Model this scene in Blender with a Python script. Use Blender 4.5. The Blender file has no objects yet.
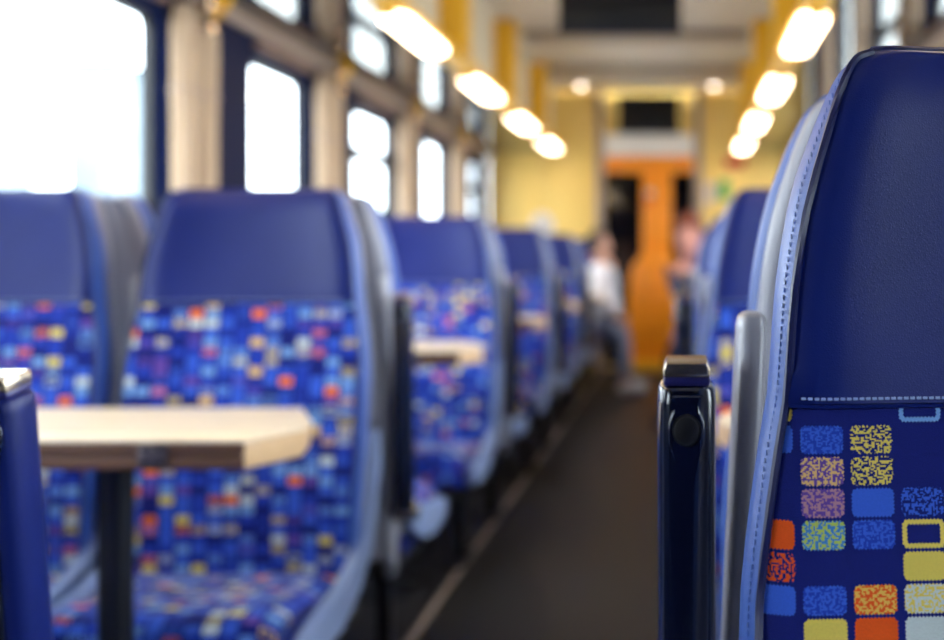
import bpy, bmesh, math, random
from mathutils import Vector, Matrix
R = math.radians
rnd = random.Random(7)
scene = bpy.context.scene
COL = scene.collection

# ------------------------------------------------------------------ camera, world, exposure
CAMZ = 1.13
cam_d = bpy.data.cameras.new('camera')
cam = bpy.data.objects.new('camera', cam_d); COL.objects.link(cam)
cam.location = (0, 0, CAMZ); cam.rotation_euler = (R(90), 0, 0)
cam_d.sensor_width = 36; cam_d.lens = 1200 / 944 * 36
cam_d.shift_x = -211 / 944; cam_d.shift_y = -63 / 944
cam_d.clip_start = 0.02; cam_d.clip_end = 500
cam_d.dof.use_dof = True; cam_d.dof.focus_distance = 0.91; cam_d.dof.aperture_fstop = 3.0
cam_d.dof.aperture_blades = 0
scene.camera = cam
w = bpy.data.worlds.new('world'); scene.world = w; w.use_nodes = True
bg = w.node_tree.nodes['Background']; bg.inputs[0].default_value = (0.86, 0.94, 1.0, 1); bg.inputs[1].default_value = 9.0
vs = scene.view_settings
vs.view_transform = 'Standard'; vs.look = 'None'; vs.gamma = 1; vs.use_curve_mapping = False
vs.exposure = 0.35
scene.cycles.use_denoising = True
scene.cycles.max_bounces = 8
scene.cycles.sample_clamp_indirect = 8

# ------------------------------------------------------------------ node helpers
def lin(c):
    return tuple(((v / 255) / 12.92 if v / 255 <= .04045 else ((v / 255 + .055) / 1.055) ** 2.4) for v in c) + (1,)

class NT:
    def __init__(s, name):
        s.m = bpy.data.materials.new(name); s.m.use_nodes = True
        s.t = s.m.node_tree; s.b = s.t.nodes['Principled BSDF']
    def n(s, typ, **kw):
        nd = s.t.nodes.new(typ)
        for k, v in kw.items(): setattr(nd, k, v)
        return nd
    def put(s, sock, v):
        if isinstance(v, bpy.types.NodeSocket): s.t.links.new(v, sock)
        else: sock.default_value = v
    def math(s, op, a, b=0.0):
        nd = s.n('ShaderNodeMath', operation=op); s.put(nd.inputs[0], a); s.put(nd.inputs[1], b); return nd.outputs[0]
    def mix(s, f, a, b):
        nd = s.n('ShaderNodeMix', data_type='RGBA'); s.put(nd.inputs[0], f); s.put(nd.inputs[6], a); s.put(nd.inputs[7], b); return nd.outputs[2]
    def ramp(s, f, stops, const=True):
        nd = s.n('ShaderNodeValToRGB'); cr = nd.color_ramp
        cr.interpolation = 'CONSTANT' if const else 'LINEAR'
        while len(cr.elements) > 1: cr.elements.remove(cr.elements[-1])
        cr.elements[0].position = stops[0][0]; cr.elements[0].color = stops[0][1]
        for p, c in stops[1:]:
            e = cr.elements.new(p); e.color = c
        s.put(nd.inputs[0], f); return nd.outputs[0]
    def noise(s, vec, scale, detail=2.0, rough=.5):
        nd = s.n('ShaderNodeTexNoise'); nd.inputs['Scale'].default_value = scale
        nd.inputs['Detail'].default_value = detail; nd.inputs['Roughness'].default_value = rough
        if vec is not None: s.put(nd.inputs['Vector'], vec)
        return nd.outputs[0]
    def obj(s): return s.n('ShaderNodeTexCoord').outputs['Object']
    def bump(s, h, strength, dist=.001):
        nd = s.n('ShaderNodeBump'); nd.inputs['Strength'].default_value = strength; nd.inputs['Distance'].default_value = dist
        s.put(nd.inputs['Height'], h); s.put(s.b.inputs['Normal'], nd.outputs[0])

def mat(name, rgb, rough=.5, metal=0., spec=.5, var=.0, vscale=8., bump=0., bscale=200., coat=0., sheen=0., srgb=True):
    t = NT(name); c = lin(rgb) if srgb else rgb
    if var:
        f = t.noise(t.obj(), vscale, 3)
        lo = tuple(x * (1 - var) for x in c[:3]) + (1,); hi = tuple(min(1, x * (1 + var)) for x in c[:3]) + (1,)
        t.put(t.b.inputs['Base Color'], t.mix(f, lo, hi))
    else: t.b.inputs['Base Color'].default_value = c
    t.b.inputs['Roughness'].default_value = rough; t.b.inputs['Metallic'].default_value = metal
    t.b.inputs['Specular IOR Level'].default_value = spec
    t.b.inputs['Coat Weight'].default_value = coat; t.b.inputs['Sheen Weight'].default_value = sheen
    if bump: t.bump(t.noise(t.obj(), bscale, 3), bump, .002)
    return t.m

def leather(name, rgb, rough=.38, spec=.5):
    t = NT(name); o = t.obj()
    v = t.n('ShaderNodeTexVoronoi', feature='DISTANCE_TO_EDGE'); v.inputs['Scale'].default_value = 560
    t.put(v.inputs['Vector'], o)
    h = t.math('ADD', t.math('MULTIPLY', v.outputs[0], 1.2), t.math('MULTIPLY', t.noise(o, 900, 2), .4))
    f = t.noise(o, 14, 3)
    c = lin(rgb)
    t.put(t.b.inputs['Base Color'], t.mix(f, tuple(x * .85 for x in c[:3]) + (1,), tuple(x * 1.12 for x in c[:3]) + (1,)))
    t.b.inputs['Roughness'].default_value = rough; t.b.inputs['Specular IOR Level'].default_value = spec
    t.bump(h, .15, .0012)
    return t.m

def emit(name, rgb, s):
    t = NT(name); t.b.inputs['Base Color'].default_value = lin(rgb)
    t.b.inputs['Emission Color'].default_value = lin(rgb); t.b.inputs['Emission Strength'].default_value = s
    return t.m

def glass(name, tint=(1, 1, 1, 1)):
    t = NT(name); t.t.nodes.remove(t.b)
    out = [n for n in t.t.nodes if n.type == 'OUTPUT_MATERIAL'][0]
    tr = t.n('ShaderNodeBsdfTransparent'); tr.inputs[0].default_value = tint
    gl = t.n('ShaderNodeBsdfGlossy'); gl.inputs['Roughness'].default_value = .02
    lw = t.n('ShaderNodeLayerWeight')
    fac = t.math('ADD', .03, t.math('MULTIPLY', t.math('POWER', lw.outputs['Facing'], 5.0), .5))
    mx = t.n('ShaderNodeMixShader')
    t.t.links.new(fac, mx.inputs[0]); t.t.links.new(tr.outputs[0], mx.inputs[1]); t.t.links.new(gl.outputs[0], mx.inputs[2])
    t.t.links.new(mx.outputs[0], out.inputs[0]); return t.m

PX, PZ = 0.0356, 0.0217
NAVY = (22, 32, 112); BLUE = (58, 100, 215); DBLUE = (36, 66, 180); LBLUE = (120, 165, 225); YEL = (232, 208, 98); PALE = (205, 215, 215)
ORA = (255, 122, 14); PUR = (104, 72, 160); TAN = (232, 190, 120); CYAN = (70, 135, 205); GRN = (185, 205, 95); PEACH = (240, 190, 90)

def fabric(name, lookup=False, ORA=ORA):
    """moquette: rounded rectangles on a navy ground, UV in metres"""
    t = NT(name)
    uv = t.n('ShaderNodeUVMap').outputs[0]
    sx = t.n('ShaderNodeSeparateXYZ'); t.put(sx.inputs[0], uv); U, V = sx.outputs[0], sx.outputs[1]
    us, vv = t.math('DIVIDE', U, PX), t.math('DIVIDE', V, PZ)
    cx, cy = t.math('FLOOR', us), t.math('FLOOR', vv)
    fx, fy = t.math('FRACT', us), t.math('FRACT', vv)
    fx = t.math('SUBTRACT', us, cx); fy = t.math('SUBTRACT', vv, cy)
    zx = t.math('MULTIPLY', t.math('SUBTRACT', t.math('PINGPONG', V, .0013), .00065), .7)
    zy = t.math('MULTIPLY', t.math('SUBTRACT', t.math('PINGPONG', U, .0013), .00065), .9)
    ax = t.math('ADD', t.math('MULTIPLY', t.math('ABSOLUTE', t.math('SUBTRACT', fx, .5)), PX), zx)
    ay = t.math('ADD', t.math('MULTIPLY', t.math('ABSOLUTE', t.math('SUBTRACT', fy, .5)), PZ), zy)
    r = .0042
    qx = t.math('MAXIMUM', t.math('SUBTRACT', ax, .0151 - r), 0); qy = t.math('MAXIMUM', t.math('SUBTRACT', ay, .0097 - r), 0)
    sd = t.math('SUBTRACT', t.math('SQRT', t.math('ADD', t.math('MULTIPLY', qx, qx), t.math('MULTIPLY', qy, qy))), r)
    mask = t.math('LESS_THAN', sd, 0); ring = t.math('GREATER_THAN', sd, -.0032)
    oi = t.n('ShaderNodeObjectInfo').outputs['Random']
    cv = t.n('ShaderNodeCombineXYZ'); t.put(cv.inputs[0], cx); t.put(cv.inputs[1], cy); t.put(cv.inputs[2], t.math('MULTIPLY', oi, 57.0))
    wn = t.n('ShaderNodeTexWhiteNoise'); t.put(wn.inputs['Vector'], cv.outputs[0])
    sc = t.n('ShaderNodeSeparateColor'); t.put(sc.inputs[0], wn.outputs['Color'])
    def st(lst):
        out, a = [], 0.
        for p, c in lst: out.append((a, lin(c))); a += p
        return out
    A = t.ramp(sc.outputs[0], st([(.17, NAVY), (.20, DBLUE), (.29, BLUE), (.11, LBLUE), (.06, YEL), (.05, PALE), (.05, ORA), (.05, PUR), (.02, TAN)]))
    B = t.ramp(sc.outputs[1], st([(.25, NAVY), (.4, DBLUE), (.2, BLUE), (.05, YEL), (.1, PUR)]))
    S = t.ramp(sc.outputs[2], [(0, (0, 0, 0, 1)), (.5, (.5, .5, .5, 1)), (.94, (1, 1, 1, 1))])
    if lookup:
        N = ('N', 's', NAVY, NAVY)
        ORA = (240, 92, 26)
        rows = [
            [('y', 's', YEL, YEL), N, N, ('o', 'o', LBLUE, NAVY)],
            [('', 's', BLUE, BLUE), ('', 'k', BLUE, DBLUE), ('', 'k', YEL, NAVY), N],
            [N, ('', 'k', TAN, PUR), ('', 'k', YEL, NAVY), N],
            [N, ('', 'k', PUR, (184, 136, 150)), ('', 's', BLUE, BLUE), ('', 'k', BLUE, NAVY)],
            [('', 's', ORA, ORA), ('', 'k', CYAN, GRN), ('', 'k', BLUE, DBLUE), ('', 'o', YEL, NAVY)],
            [('', 'k', ORA, NAVY), N, N, ('', 's', YEL, YEL)],
            [('', 's', BLUE, BLUE), ('', 'k', BLUE, DBLUE), ('', 'k', PEACH, ORA), ('', 'k', PALE, YEL)],
            [N, ('', 's', YEL, YEL), ('', 's', ORA, ORA), ('', 's', PALE, PALE)]]
        idx = t.math('DIVIDE', t.math('ADD', t.math('ADD', t.math('MULTIPLY', cy, 4), cx), .5), 32)
        flat = [c for rw in rows for c in rw]
        A2 = t.ramp(idx, [(i / 32, lin(c[2])) for i, c in enumerate(flat)])
        B2 = t.ramp(idx, [(i / 32, lin(c[3])) for i, c in enumerate(flat)])
        sv = {'s': 0, 'k': .5, 'o': 1}
        S2 = t.ramp(idx, [(i / 32, (sv[c[1]],) * 3 + (1,)) for i, c in enumerate(flat)])
        ok = t.math('MULTIPLY', t.math('MULTIPLY', t.math('GREATER_THAN', cx, -.5), t.math('LESS_THAN', cx, 3.5)),
                    t.math('MULTIPLY', t.math('GREATER_THAN', cy, -.5), t.math('LESS_THAN', cy, 7.5)))
        A = t.mix(ok, A, A2); B = t.mix(ok, B, B2); S = t.mix(ok, S, S2)
    isk = t.math('MULTIPLY', t.math('GREATER_THAN', S, .25), t.math('LESS_THAN', S, .75))
    iso = t.math('GREATER_THAN', S, .75)
    # stitches snap to a fine grid
    sn = t.n('ShaderNodeVectorMath', operation='SNAP'); t.put(sn.inputs[0], uv); sn.inputs[1].default_value = (.0011, .0011, 1)
    spk = t.math('GREATER_THAN', t.noise(sn.outputs[0], 430, 0), .5)
    col = t.mix(t.math('MULTIPLY', isk, spk), A, B)
    m2 = t.math('MULTIPLY', mask, t.math('MAXIMUM', ring, t.math('SUBTRACT', 1.0, iso)))
    ground = t.mix(t.noise(uv, 60, 3), tuple(x * .8 for x in lin(NAVY)[:3]) + (1,), tuple(x * 1.2 for x in lin(NAVY)[:3]) + (1,))
    pile = t.noise(sn.outputs[0], 900, 1)
    c2 = t.mix(m2, ground, col)
    c3 = t.mix(t.math('MULTIPLY', pile, .22), c2, tuple([0.004, 0.006, 0.03]) + (1,))
    t.put(t.b.inputs['Base Color'], c3)
    t.b.inputs['Roughness'].default_value = .9; t.b.inputs['Specular IOR Level'].default_value = .15
    t.b.inputs['Sheen Weight'].default_value = .15; t.b.inputs['Sheen Roughness'].default_value = .4
    t.bump(t.noise(uv, 1100, 2), .35, .001)
    return t.m

def wood(name, a, b, rough=.4):
    t = NT(name); o = t.obj()
    mp = t.n('ShaderNodeMapping'); t.put(mp.inputs[0], o); mp.inputs['Scale'].default_value = (3, 60, 60)
    t.put(t.b.inputs['Base Color'], t.mix(t.noise(mp.outputs[0], 1.0, 5, .6), lin(a), lin(b)))
    t.b.inputs['Roughness'].default_value = rough
    return t.m

M = dict(
    leather=leather('navy_leather', (18, 33, 104), .34, .28),
    bolster=leather('light_blue_leather', (54, 90, 172), .40),
    pipe=leather('dark_piping_leather', (18, 26, 78), .4),
    thread=mat('pale_blue_thread', (150, 172, 222), .7),
    bolsterthread=mat('mid_blue_thread', (92, 122, 192), .7),
    fabric=fabric('seat_moquette'), fabric0=fabric('seat_moquette_near', True),
    shell=mat('grey_shell_plastic', (142, 142, 156), .38, var=.05, bump=.08, bscale=600),
    cover=mat('grey_cover_plastic', (172, 172, 182), .32, var=.04, bump=.05, bscale=500),
    panel=mat('blue_grey_side_plastic', (140, 158, 198), .38, var=.05),
    navyplastic=mat('glossy_navy_plastic', (16, 24, 48), .16, spec=.6, coat=.4),
    rubber=mat('black_rubber', (14, 15, 20), .5),
    button=mat('matt_black_button', (22, 22, 26), .55, bump=.1, bscale=900),
    bronze=mat('bronze_cap', (190, 172, 150), .22, metal=.9),
    purple=mat('purple_insert', (44, 42, 110), .35),
    blackmetal=mat('black_metal', (26, 28, 36), .4, metal=.3, spec=.5),
    chrome=mat('chrome', (205, 205, 210), .15, metal=1),
    brass=mat('brass', (242, 208, 170), .25, metal=1),
    wood=wood('light_maple', (240, 224, 198), (228, 206, 172), .35),
    woodedge=wood('brown_plywood_edge', (112, 76, 50), (82, 54, 38), .55),
    woodend=wood('tan_end_lipping', (226, 190, 146), (208, 168, 122), .4),
    hinge=mat('dull_hinge_metal', (110, 100, 96), .4, metal=.7),
    darkwood=wood('dark_edge_seam', (60, 38, 26), (40, 26, 20), .6),
    navywall=mat('navy_wall_panel', (9, 20, 56), .6, spec=.08, var=.06, vscale=3),
    navyframe=mat('navy_window_frame', (30, 48, 104), .3),
    soffit=mat('dark_gloss_soffit', (13, 15, 24), .045, spec=1.0, var=.03),
    cornice=mat('taupe_cornice', (172, 152, 140), .45, var=.05),
    cassette=mat('brown_blind_cassette', (128, 100, 88), .5, var=.05),
    curtain=mat('beige_curtain', (192, 168, 142), .85, var=.08, vscale=20, bump=.2, bscale=300, sheen=.2),
    yellow=mat('mustard_yellow_paint', (246, 184, 36), .38, var=.05),
    yellowwall=mat('yellow_wall_laminate', (248, 212, 120), .45, var=.04, vscale=2),
    orange=mat('orange_door_paint', (255, 150, 28), .35, var=.06, vscale=2),
    white=mat('off_white_panel', (246, 238, 228), .5, var=.04, vscale=2),
    ceil=mat('ceiling_laminate', (230, 222, 208), .42, var=.05, vscale=2),
    beam=mat('ceiling_beam_paint', (176, 162, 144), .45, var=.05),
    fascia=mat('fascia_laminate', (222, 208, 184), .45, var=.05),
    screen=mat('black_screen', (7, 8, 14), .45, spec=.3),
    red=mat('red_paint', (200, 24, 40), .4), green=mat('green_sign', (40, 165, 84), .5), paper=mat('pale_paper', (214, 200, 190), .8),
    floor=None,
    strip=mat('aluminium_strip', (176, 158, 146), .35, metal=.5, var=.1, vscale=30),
    lamp=emit('warm_lamp_diffuser', (255, 228, 190), 11.0),
    downlamp=emit('downlight_lens', (255, 236, 214), 18.0),
    lamphouse=mat('yellow_lamp_housing', (222, 170, 50), .4),
    glass=glass('window_glass', (.96, .985, 1, 1)), darkglass=mat('dark_door_glass', (14, 12, 14), .06, spec=.6),
    skin=mat('skin', (222, 168, 142), .55), skin2=mat('warm_skin', (226, 158, 140), .55),
    shirt=mat('white_shirt_cotton', (232, 228, 232), .85), navycloth=mat('navy_cloth', (30, 36, 70), .9), jeans=mat('light_jeans', (128, 140, 170), .9),
    darkcloth=mat('dark_trousers', (38, 36, 44), .9), hair_dark=mat('dark_hair', (36, 28, 26), .6), hair_white=mat('white_hair', (226, 218, 208), .7),
    hair_red=mat('auburn_hair', (132, 66, 44), .6), grey_cloth=mat('grey_cloth', (120, 116, 120), .9), shoe=mat('shoe_leather', (60, 56, 60), .5),
    shoe_white=mat('white_shoe', (210, 210, 214), .6), eye=mat('eye', (30, 24, 24), .3),
    ballast=mat('pale_platform_ground', (206, 206, 200), .9, var=.1, vscale=.5), concrete=mat('slate_concrete', (118, 130, 138), .8, var=.06, vscale=.3),
    concrete2=mat('grey_render', (112, 124, 132), .8, var=.06, vscale=.3), paneext=mat('outdoor_window_pane', (84, 98, 112), .2),
    leaf=mat('tree_leaf', (70, 96, 52), .8, var=.3, vscale=2), trunk=mat('tree_trunk', (96, 80, 66), .9),
)
def floor_mat():
    t = NT('charcoal_vinyl_floor'); o = t.obj()
    f = t.noise(o, 3, 4); g = t.noise(o, 900, 1)
    c = t.mix(f, lin((20, 19, 22)), lin((29, 28, 30)))
    t.put(t.b.inputs['Base Color'], t.mix(t.math('GREATER_THAN', g, .62), c, lin((42, 40, 43))))
    t.b.inputs['Roughness'].default_value = .5; t.b.inputs['Specular IOR Level'].default_value = .3
    t.bump(g, .1, .001); return t.m
M['floor'] = floor_mat()

# ------------------------------------------------------------------ mesh helpers
def fin(me, m, smooth=True, ang=40):
    if m is not None: me.materials.append(m)
    if smooth:
        me.shade_smooth(); me.set_sharp_from_angle(angle=R(ang))
    return me
def from_bm(name, bm, m, smooth=True, ang=40, recalc=True):
    if recalc: bmesh.ops.recalc_face_normals(bm, faces=bm.faces[:])
    me = bpy.data.meshes.new(name); bm.to_mesh(me); bm.free()
    return fin(me, m, smooth, ang)
def grid_mesh(name, P, m, UV=None, ang=60, closed=False):
    nr, nc = len(P), len(P[0])
    v = [p for r_ in P for p in r_]; f = []
    for i in range(nr - 1):
        for j in range(nc - 1 + (1 if closed else 0)):
            k = (j + 1) % nc
            f.append((i * nc + j, i * nc + k, (i + 1) * nc + k, (i + 1) * nc + j))
    me = bpy.data.meshes.new(name); me.from_pydata(v, [], f)
    if UV:
        uvl = me.uv_layers.new(name='UVMap'); flat = [q for r_ in UV for q in r_]
        for lp in me.loops: uvl.data[lp.index].uv = flat[lp.vertex_index]
    me.update(); return fin(me, m, True, ang)
def bm_box(bm, lo, hi, mtx=None):
    g = bmesh.ops.create_cube(bm, size=1)['verts']
    for v in g:
        v.co = Vector([lo[i] + (v.co[i] + .5) * (hi[i] - lo[i]) for i in range(3)])
        if mtx: v.co = mtx @ v.co
    return g
def rbox(name, lo, hi, m, bev=.004, seg=2, mtx=None):
    bm = bmesh.new(); bm_box(bm, lo, hi)
    if bev: bmesh.ops.bevel(bm, geom=bm.edges[:], offset=bev, segments=seg, affect='EDGES', profile=.5)
    if mtx: bm.transform(mtx)
    return from_bm(name, bm, m)
def prism(name, pts, axis, a, b, m, bev=.004, seg=2):
    """2-D outline extruded along an axis; pts are the two other coordinates in x,y,z order"""
    bm = bmesh.new()
    def mk(p, t):
        q = list(p); q.insert(axis, t); return bm.verts.new(q)
    A = [mk(p, a) for p in pts]; B = [mk(p, b) for p in pts]
    bm.faces.new(A); bm.faces.new(B[::-1]); n = len(pts)
    for i in range(n): bm.faces.new((A[i], B[i], B[(i + 1) % n], A[(i + 1) % n]))
    if bev:
        es = [e for e in bm.edges if abs(e.verts[0].co[axis] - e.verts[1].co[axis]) < 1e-6]
        bmesh.ops.bevel(bm, geom=es, offset=bev, segments=seg, affect='EDGES', profile=.5)
    return from_bm(name, bm, m)
def tube(name, pts, r, m, n=8, closed=False):
    P = []; pts = [Vector(p) for p in pts]; N = len(pts)
    up = Vector((.13, .31, .94)).normalized()
    for i, p in enumerate(pts):
        a = pts[max(i - 1, 0)]; b = pts[min(i + 1, N - 1)]
        t = (b - a).normalized(); s = t.cross(up)
        if s.length < .1: s = t.cross(Vector((1, 0, 0)))
        s.normalize(); u = s.cross(t)
        rr = r[i] if isinstance(r, (list, tuple)) else r
        P.append([p + s * (rr * math.cos(2 * math.pi * k / n)) + u * (rr * math.sin(2 * math.pi * k / n)) for k in range(n)])
    me = grid_mesh(name, P, m, closed=True)
    bm = bmesh.new(); bm.from_mesh(me); bm.verts.ensure_lookup_table()
    bm.faces.new([bm.verts[k] for k in range(n)][::-1]); bm.faces.new([bm.verts[(N - 1) * n + k] for k in range(n)])
    bmesh.ops.recalc_face_normals(bm, faces=bm.faces[:]); bm.to_mesh(me); bm.free()
    me.shade_smooth(); me.set_sharp_from_angle(angle=R(50)); return me
def lathe(name, prof, m, axis='Z', n=24):
    P = []
    for r_, h in prof:
        row = []
        for k in range(n):
            c, s = math.cos(2 * math.pi * k / n) * r_, math.sin(2 * math.pi * k / n) * r_
            row.append({'Z': (c, s, h), 'Y': (c, h, s), 'X': (h, c, s)}[axis])
        P.append(row)
    me = grid_mesh(name, P, m, closed=True, ang=35)
    bm = bmesh.new(); bm.from_mesh(me); bmesh.ops.remove_doubles(bm, verts=bm.verts[:], dist=1e-6)
    bmesh.ops.holes_fill(bm, edges=bm.edges[:]); bmesh.ops.recalc_face_normals(bm, faces=bm.faces[:]); bm.to_mesh(me); bm.free()
    return me
def add(name, me, parent=None, loc=None, rz=0):
    o = bpy.data.objects.new(name, me); COL.objects.link(o)
    if parent: o.parent = parent
    if loc: o.location = loc
    if rz: o.rotation_euler = (0, 0, rz)
    return o
def tag(o, label, cat, group=None, kind=None):
    o['label'] = label; o['category'] = cat
    if group: o['group'] = group
    if kind: o['kind'] = kind
    return o
def thing(name, loc, label, cat, group=None, rz=0, kind=None):
    return tag(add(name, None, None, loc, rz), label, cat, group, kind)

# ------------------------------------------------------------------ layout constants
AC = -0.34                       # middle of the aisle
WL, WR = -1.95, -1.95 + 2 * (1.95 + AC)   # inner faces of the side walls
WR = AC + (AC - WL)
P = 1.89; D0 = .905; TW = .33   # bay length, first front-facing row, distance to the back-to-back seat
YEND = 12.0; YB = -0.9
ZS = CAMZ + 1.055                # underside of the luggage soffit
ZC = CAMZ + 1.65                 # ceiling
SEATX = [(AC - .66), (AC - 1.26), (AC + .66), (AC + 1.26)]
PIL = [1.0, 2.85, 4.68, 6.46, 8.28, 10.12]     # wall pillars along the carriage
def mirx(x, side): return x if side < 0 else 2 * AC - x

# ------------------------------------------------------------------ floor, walls, windows
fl = tag(add('floor', rbox('floor', (WL - .02, YB, -.05), (WR + .02, YEND + .3, 0), M['floor'], 0)), 'dark charcoal vinyl floor of the train aisle', 'floor', kind='structure')
for sgn, x in ((-1, -.805), (1, 2 * AC + .805)):
    s = add('floor_strip', rbox('floor_strip', (x - .011, YB, 0.0), (x + .011, YEND - .02, .005), M['strip'], .002, 1), fl)

def rr_loop(y0, y1, z0, z1, r, n=8):
    pts = []
    for cy, cz, a0 in ((y1 - r, z1 - r, 0), (y0 + r, z1 - r, 90), (y0 + r, z0 + r, 180), (y1 - r, z0 + r, 270)):
        for k in range(n + 1):
            a = R(a0 + 90 * k / n); pts.append((cy + r * math.cos(a), cz + r * math.sin(a)))
    return pts
def outer_loop(inner, Y0, Y1, Z0, Z1, n=8):
    corners = [(Y1, Z1), (Y0, Z1), (Y0, Z0), (Y1, Z0)]
    out = []
    for c in range(4):
        C = corners[c]
        a, b = inner[c * (n + 1)], inner[c * (n + 1) + n]
        # first arc point faces the side the arc starts on, last the side it ends on
        if c % 2 == 0: A, B = (C[0], a[1]), (b[0], C[1])
        else: A, B = (a[0], C[1]), (C[0], b[1])
        for k in range(n + 1):
            t = k / n
            if t <= .5: s = t * 2; out.append((A[0] + (C[0] - A[0]) * s, A[1] + (C[1] - A[1]) * s))
            else: s = t * 2 - 1; out.append((C[0] + (B[0] - C[0]) * s, C[1] + (B[1] - C[1]) * s))
    return out
def wall_panel(x, s, Y0, Y1, Z0, Z1, hole, r=.07, depth=.07):
    inn = rr_loop(*hole, r); out = outer_loop(inn, Y0, Y1, Z0, Z1)
    rim = rr_loop(hole[0] - .0, hole[1] + .0, hole[2] - .0, hole[3] + .0, r)
    rows = [[(x, *p) for p in out], [(x, *p) for p in inn], [(x + s * .012, *p) for p in rr_loop(hole[0] + .006, hole[1] - .006, hole[2] + .006, hole[3] - .006, r)],
            [(x + s * depth, *p) for p in rr_loop(hole[0] + .012, hole[1] - .012, hole[2] + .012, hole[3] - .012, r)]]
    return grid_mesh('wall_panel', rows, M['navywall'], closed=True, ang=30)
def ring(x0, x1, hole, wd, r, m):
    a = rr_loop(*hole, r); b = rr_loop(hole[0] + wd, hole[1] - wd, hole[2] + wd, hole[3] - wd, max(r - wd, .01))
    rows = [[(x0, *p) for p in a], [(x1, *p) for p in a], [(x1, *p) for p in b], [(x0, *p) for p in b], [(x0, *p) for p in a]]
    return grid_mesh('window_frame', rows, m, closed=True, ang=30)
ZW0, ZW1, ZSP = .80, CAMZ + .925, CAMZ + .64
nwin = 0
wins = [(YB, .55, YB + .3, .15), (.55, 2.3, .95, 2.1), (2.3, 4.93, 2.5, 4.53), (4.93, 6.67, 5.42, 6.30), (6.67, 8.55, 7.12, 8.17), (8.55, 10.43, 9.05, 9.96), (10.43, YEND, 11.0, 11.62)]  # first window pair is out of view, added for light from behind the camera
words = ['nearest', 'second', 'third', 'fourth', 'fifth', 'sixth', 'seventh']
for side, X in ((-1, WL), (1, WR)):
    wl = add('wall_left' if side < 0 else 'wall_right',
             rbox('wall_base', (X - .02 if side < 0 else X, YB, 0), (X if side < 0 else X + .02, YEND, ZW0 - .15), M['navywall'], 0))
    tag(wl, 'dark navy side wall with windows on the %s of the carriage' % ('left' if side < 0 else 'right'), 'wall', kind='structure')
    for i, (Y0, Y1, a, b) in enumerate(wins):
        hole = (a, b, ZW0, ZW1)
        add('wall_panel', wall_panel(X, side, Y0, Y1, ZW0 - .15, ZS + .05, hole), wl)
        nwin += 1
        split = i in (4, 6)
        wt = thing('window_%d' % nwin, (0, 0, 0), '%s rounded window %s on the %s wall' % (words[i] if i else 'nearest', 'with a crossbar' if split else 'with one tall pane', 'left' if side < 0 else 'right'), 'window', kind='structure')
        h2 = (a + .012, b - .012, ZW0 + .012, ZW1 - .012)
        xo, xi = X + side * .045, X + side * .085
        add('window_frame', ring(xo, xi, h2, .018, .06, M['rubber']), wt)
        if split:
            add('crossbar', rbox('crossbar', (min(xo - side * .01, xi), h2[0] + .01, ZSP - .032), (max(xo - side * .01, xi), h2[1] - .01, ZSP + .032), M['rubber'], .006), wt)
            for zz in ((ZW0 + .02, ZSP - .02), (ZSP + .02, ZW1 - .02)):
                add('pane', rbox('pane', (X + side * .064 - .002, h2[0] + .015, zz[0]), (X + side * .064 + .002, h2[1] - .015, zz[1]), M['glass'], 0), wt)
                # rounded corners of the split lights
                hh = (h2[0] + .012, h2[1] - .012, zz[0], zz[1])
                out = outer_loop(rr_loop(hh[0] + .02, hh[1] - .02, hh[2] + .02, hh[3] - .02, .06), *hh)
                inn = rr_loop(hh[0] + .02, hh[1] - .02, hh[2] + .02, hh[3] - .02, .06)
                rows = [[(X + side * .05, *p) for p in out], [(X + side * .05, *p) for p in inn], [(X + side * .075, *p) for p in inn]]
                add('sash', grid_mesh('sash', rows, M['rubber'], closed=True, ang=30), wt)
        else:
            add('pane', rbox('pane', (X + side * .064 - .002, h2[0] + .01, ZW0 + .02), (X + side * .064 + .002, h2[1] - .01, ZW1 - .02), M['glass'], 0), wt)
        xs = sorted((X - side * .0, X - side * .03))
        add('blind_cassette', rbox('blind_cassette', (xs[0], a + .03, ZW1 + .025), (xs[1], b - .03, ZW1 + .062), M['cassette'], .006), wt)
    # cornice under the soffit
    xs = sorted((X, X - side * .045))
    tag(add('trim_1' if side < 0 else 'trim_2', rbox('cornice', (xs[0], YB, ZS - .052), (xs[1], YEND, ZS - .001), M['cornice'], .01)),
        'taupe cornice rail along the top of the %s wall' % ('left' if side < 0 else 'right'), 'trim', kind='structure')
    # soffit (luggage shelf underside) and its fascia
    e = mirx(-1.31, side)
    xs = sorted((X + side * .02, e))
    so = tag(add('ceiling_soffit', rbox('ceiling_soffit', (xs[0], YB, ZS), (xs[1], YEND, ZS + .05), M['soffit'], 0)),
             'dark glossy lowered ceiling above the %s windows' % ('left' if side < 0 else 'right'), 'ceiling', kind='structure')
    xs = sorted((e, e - side * -.012))
    add('fascia_panel', rbox('fascia_panel', (xs[0], YB, ZS + .05), (xs[1], YEND, ZC), M['fascia'], 0), so)
    xr = mirx(-1.245, side)
    add('edge_rail', rbox('edge_rail', (xr - .065, YB, ZS + .005), (xr + .065, YEND - .02, ZS + .05), M['yellow'], .012), so)

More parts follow.
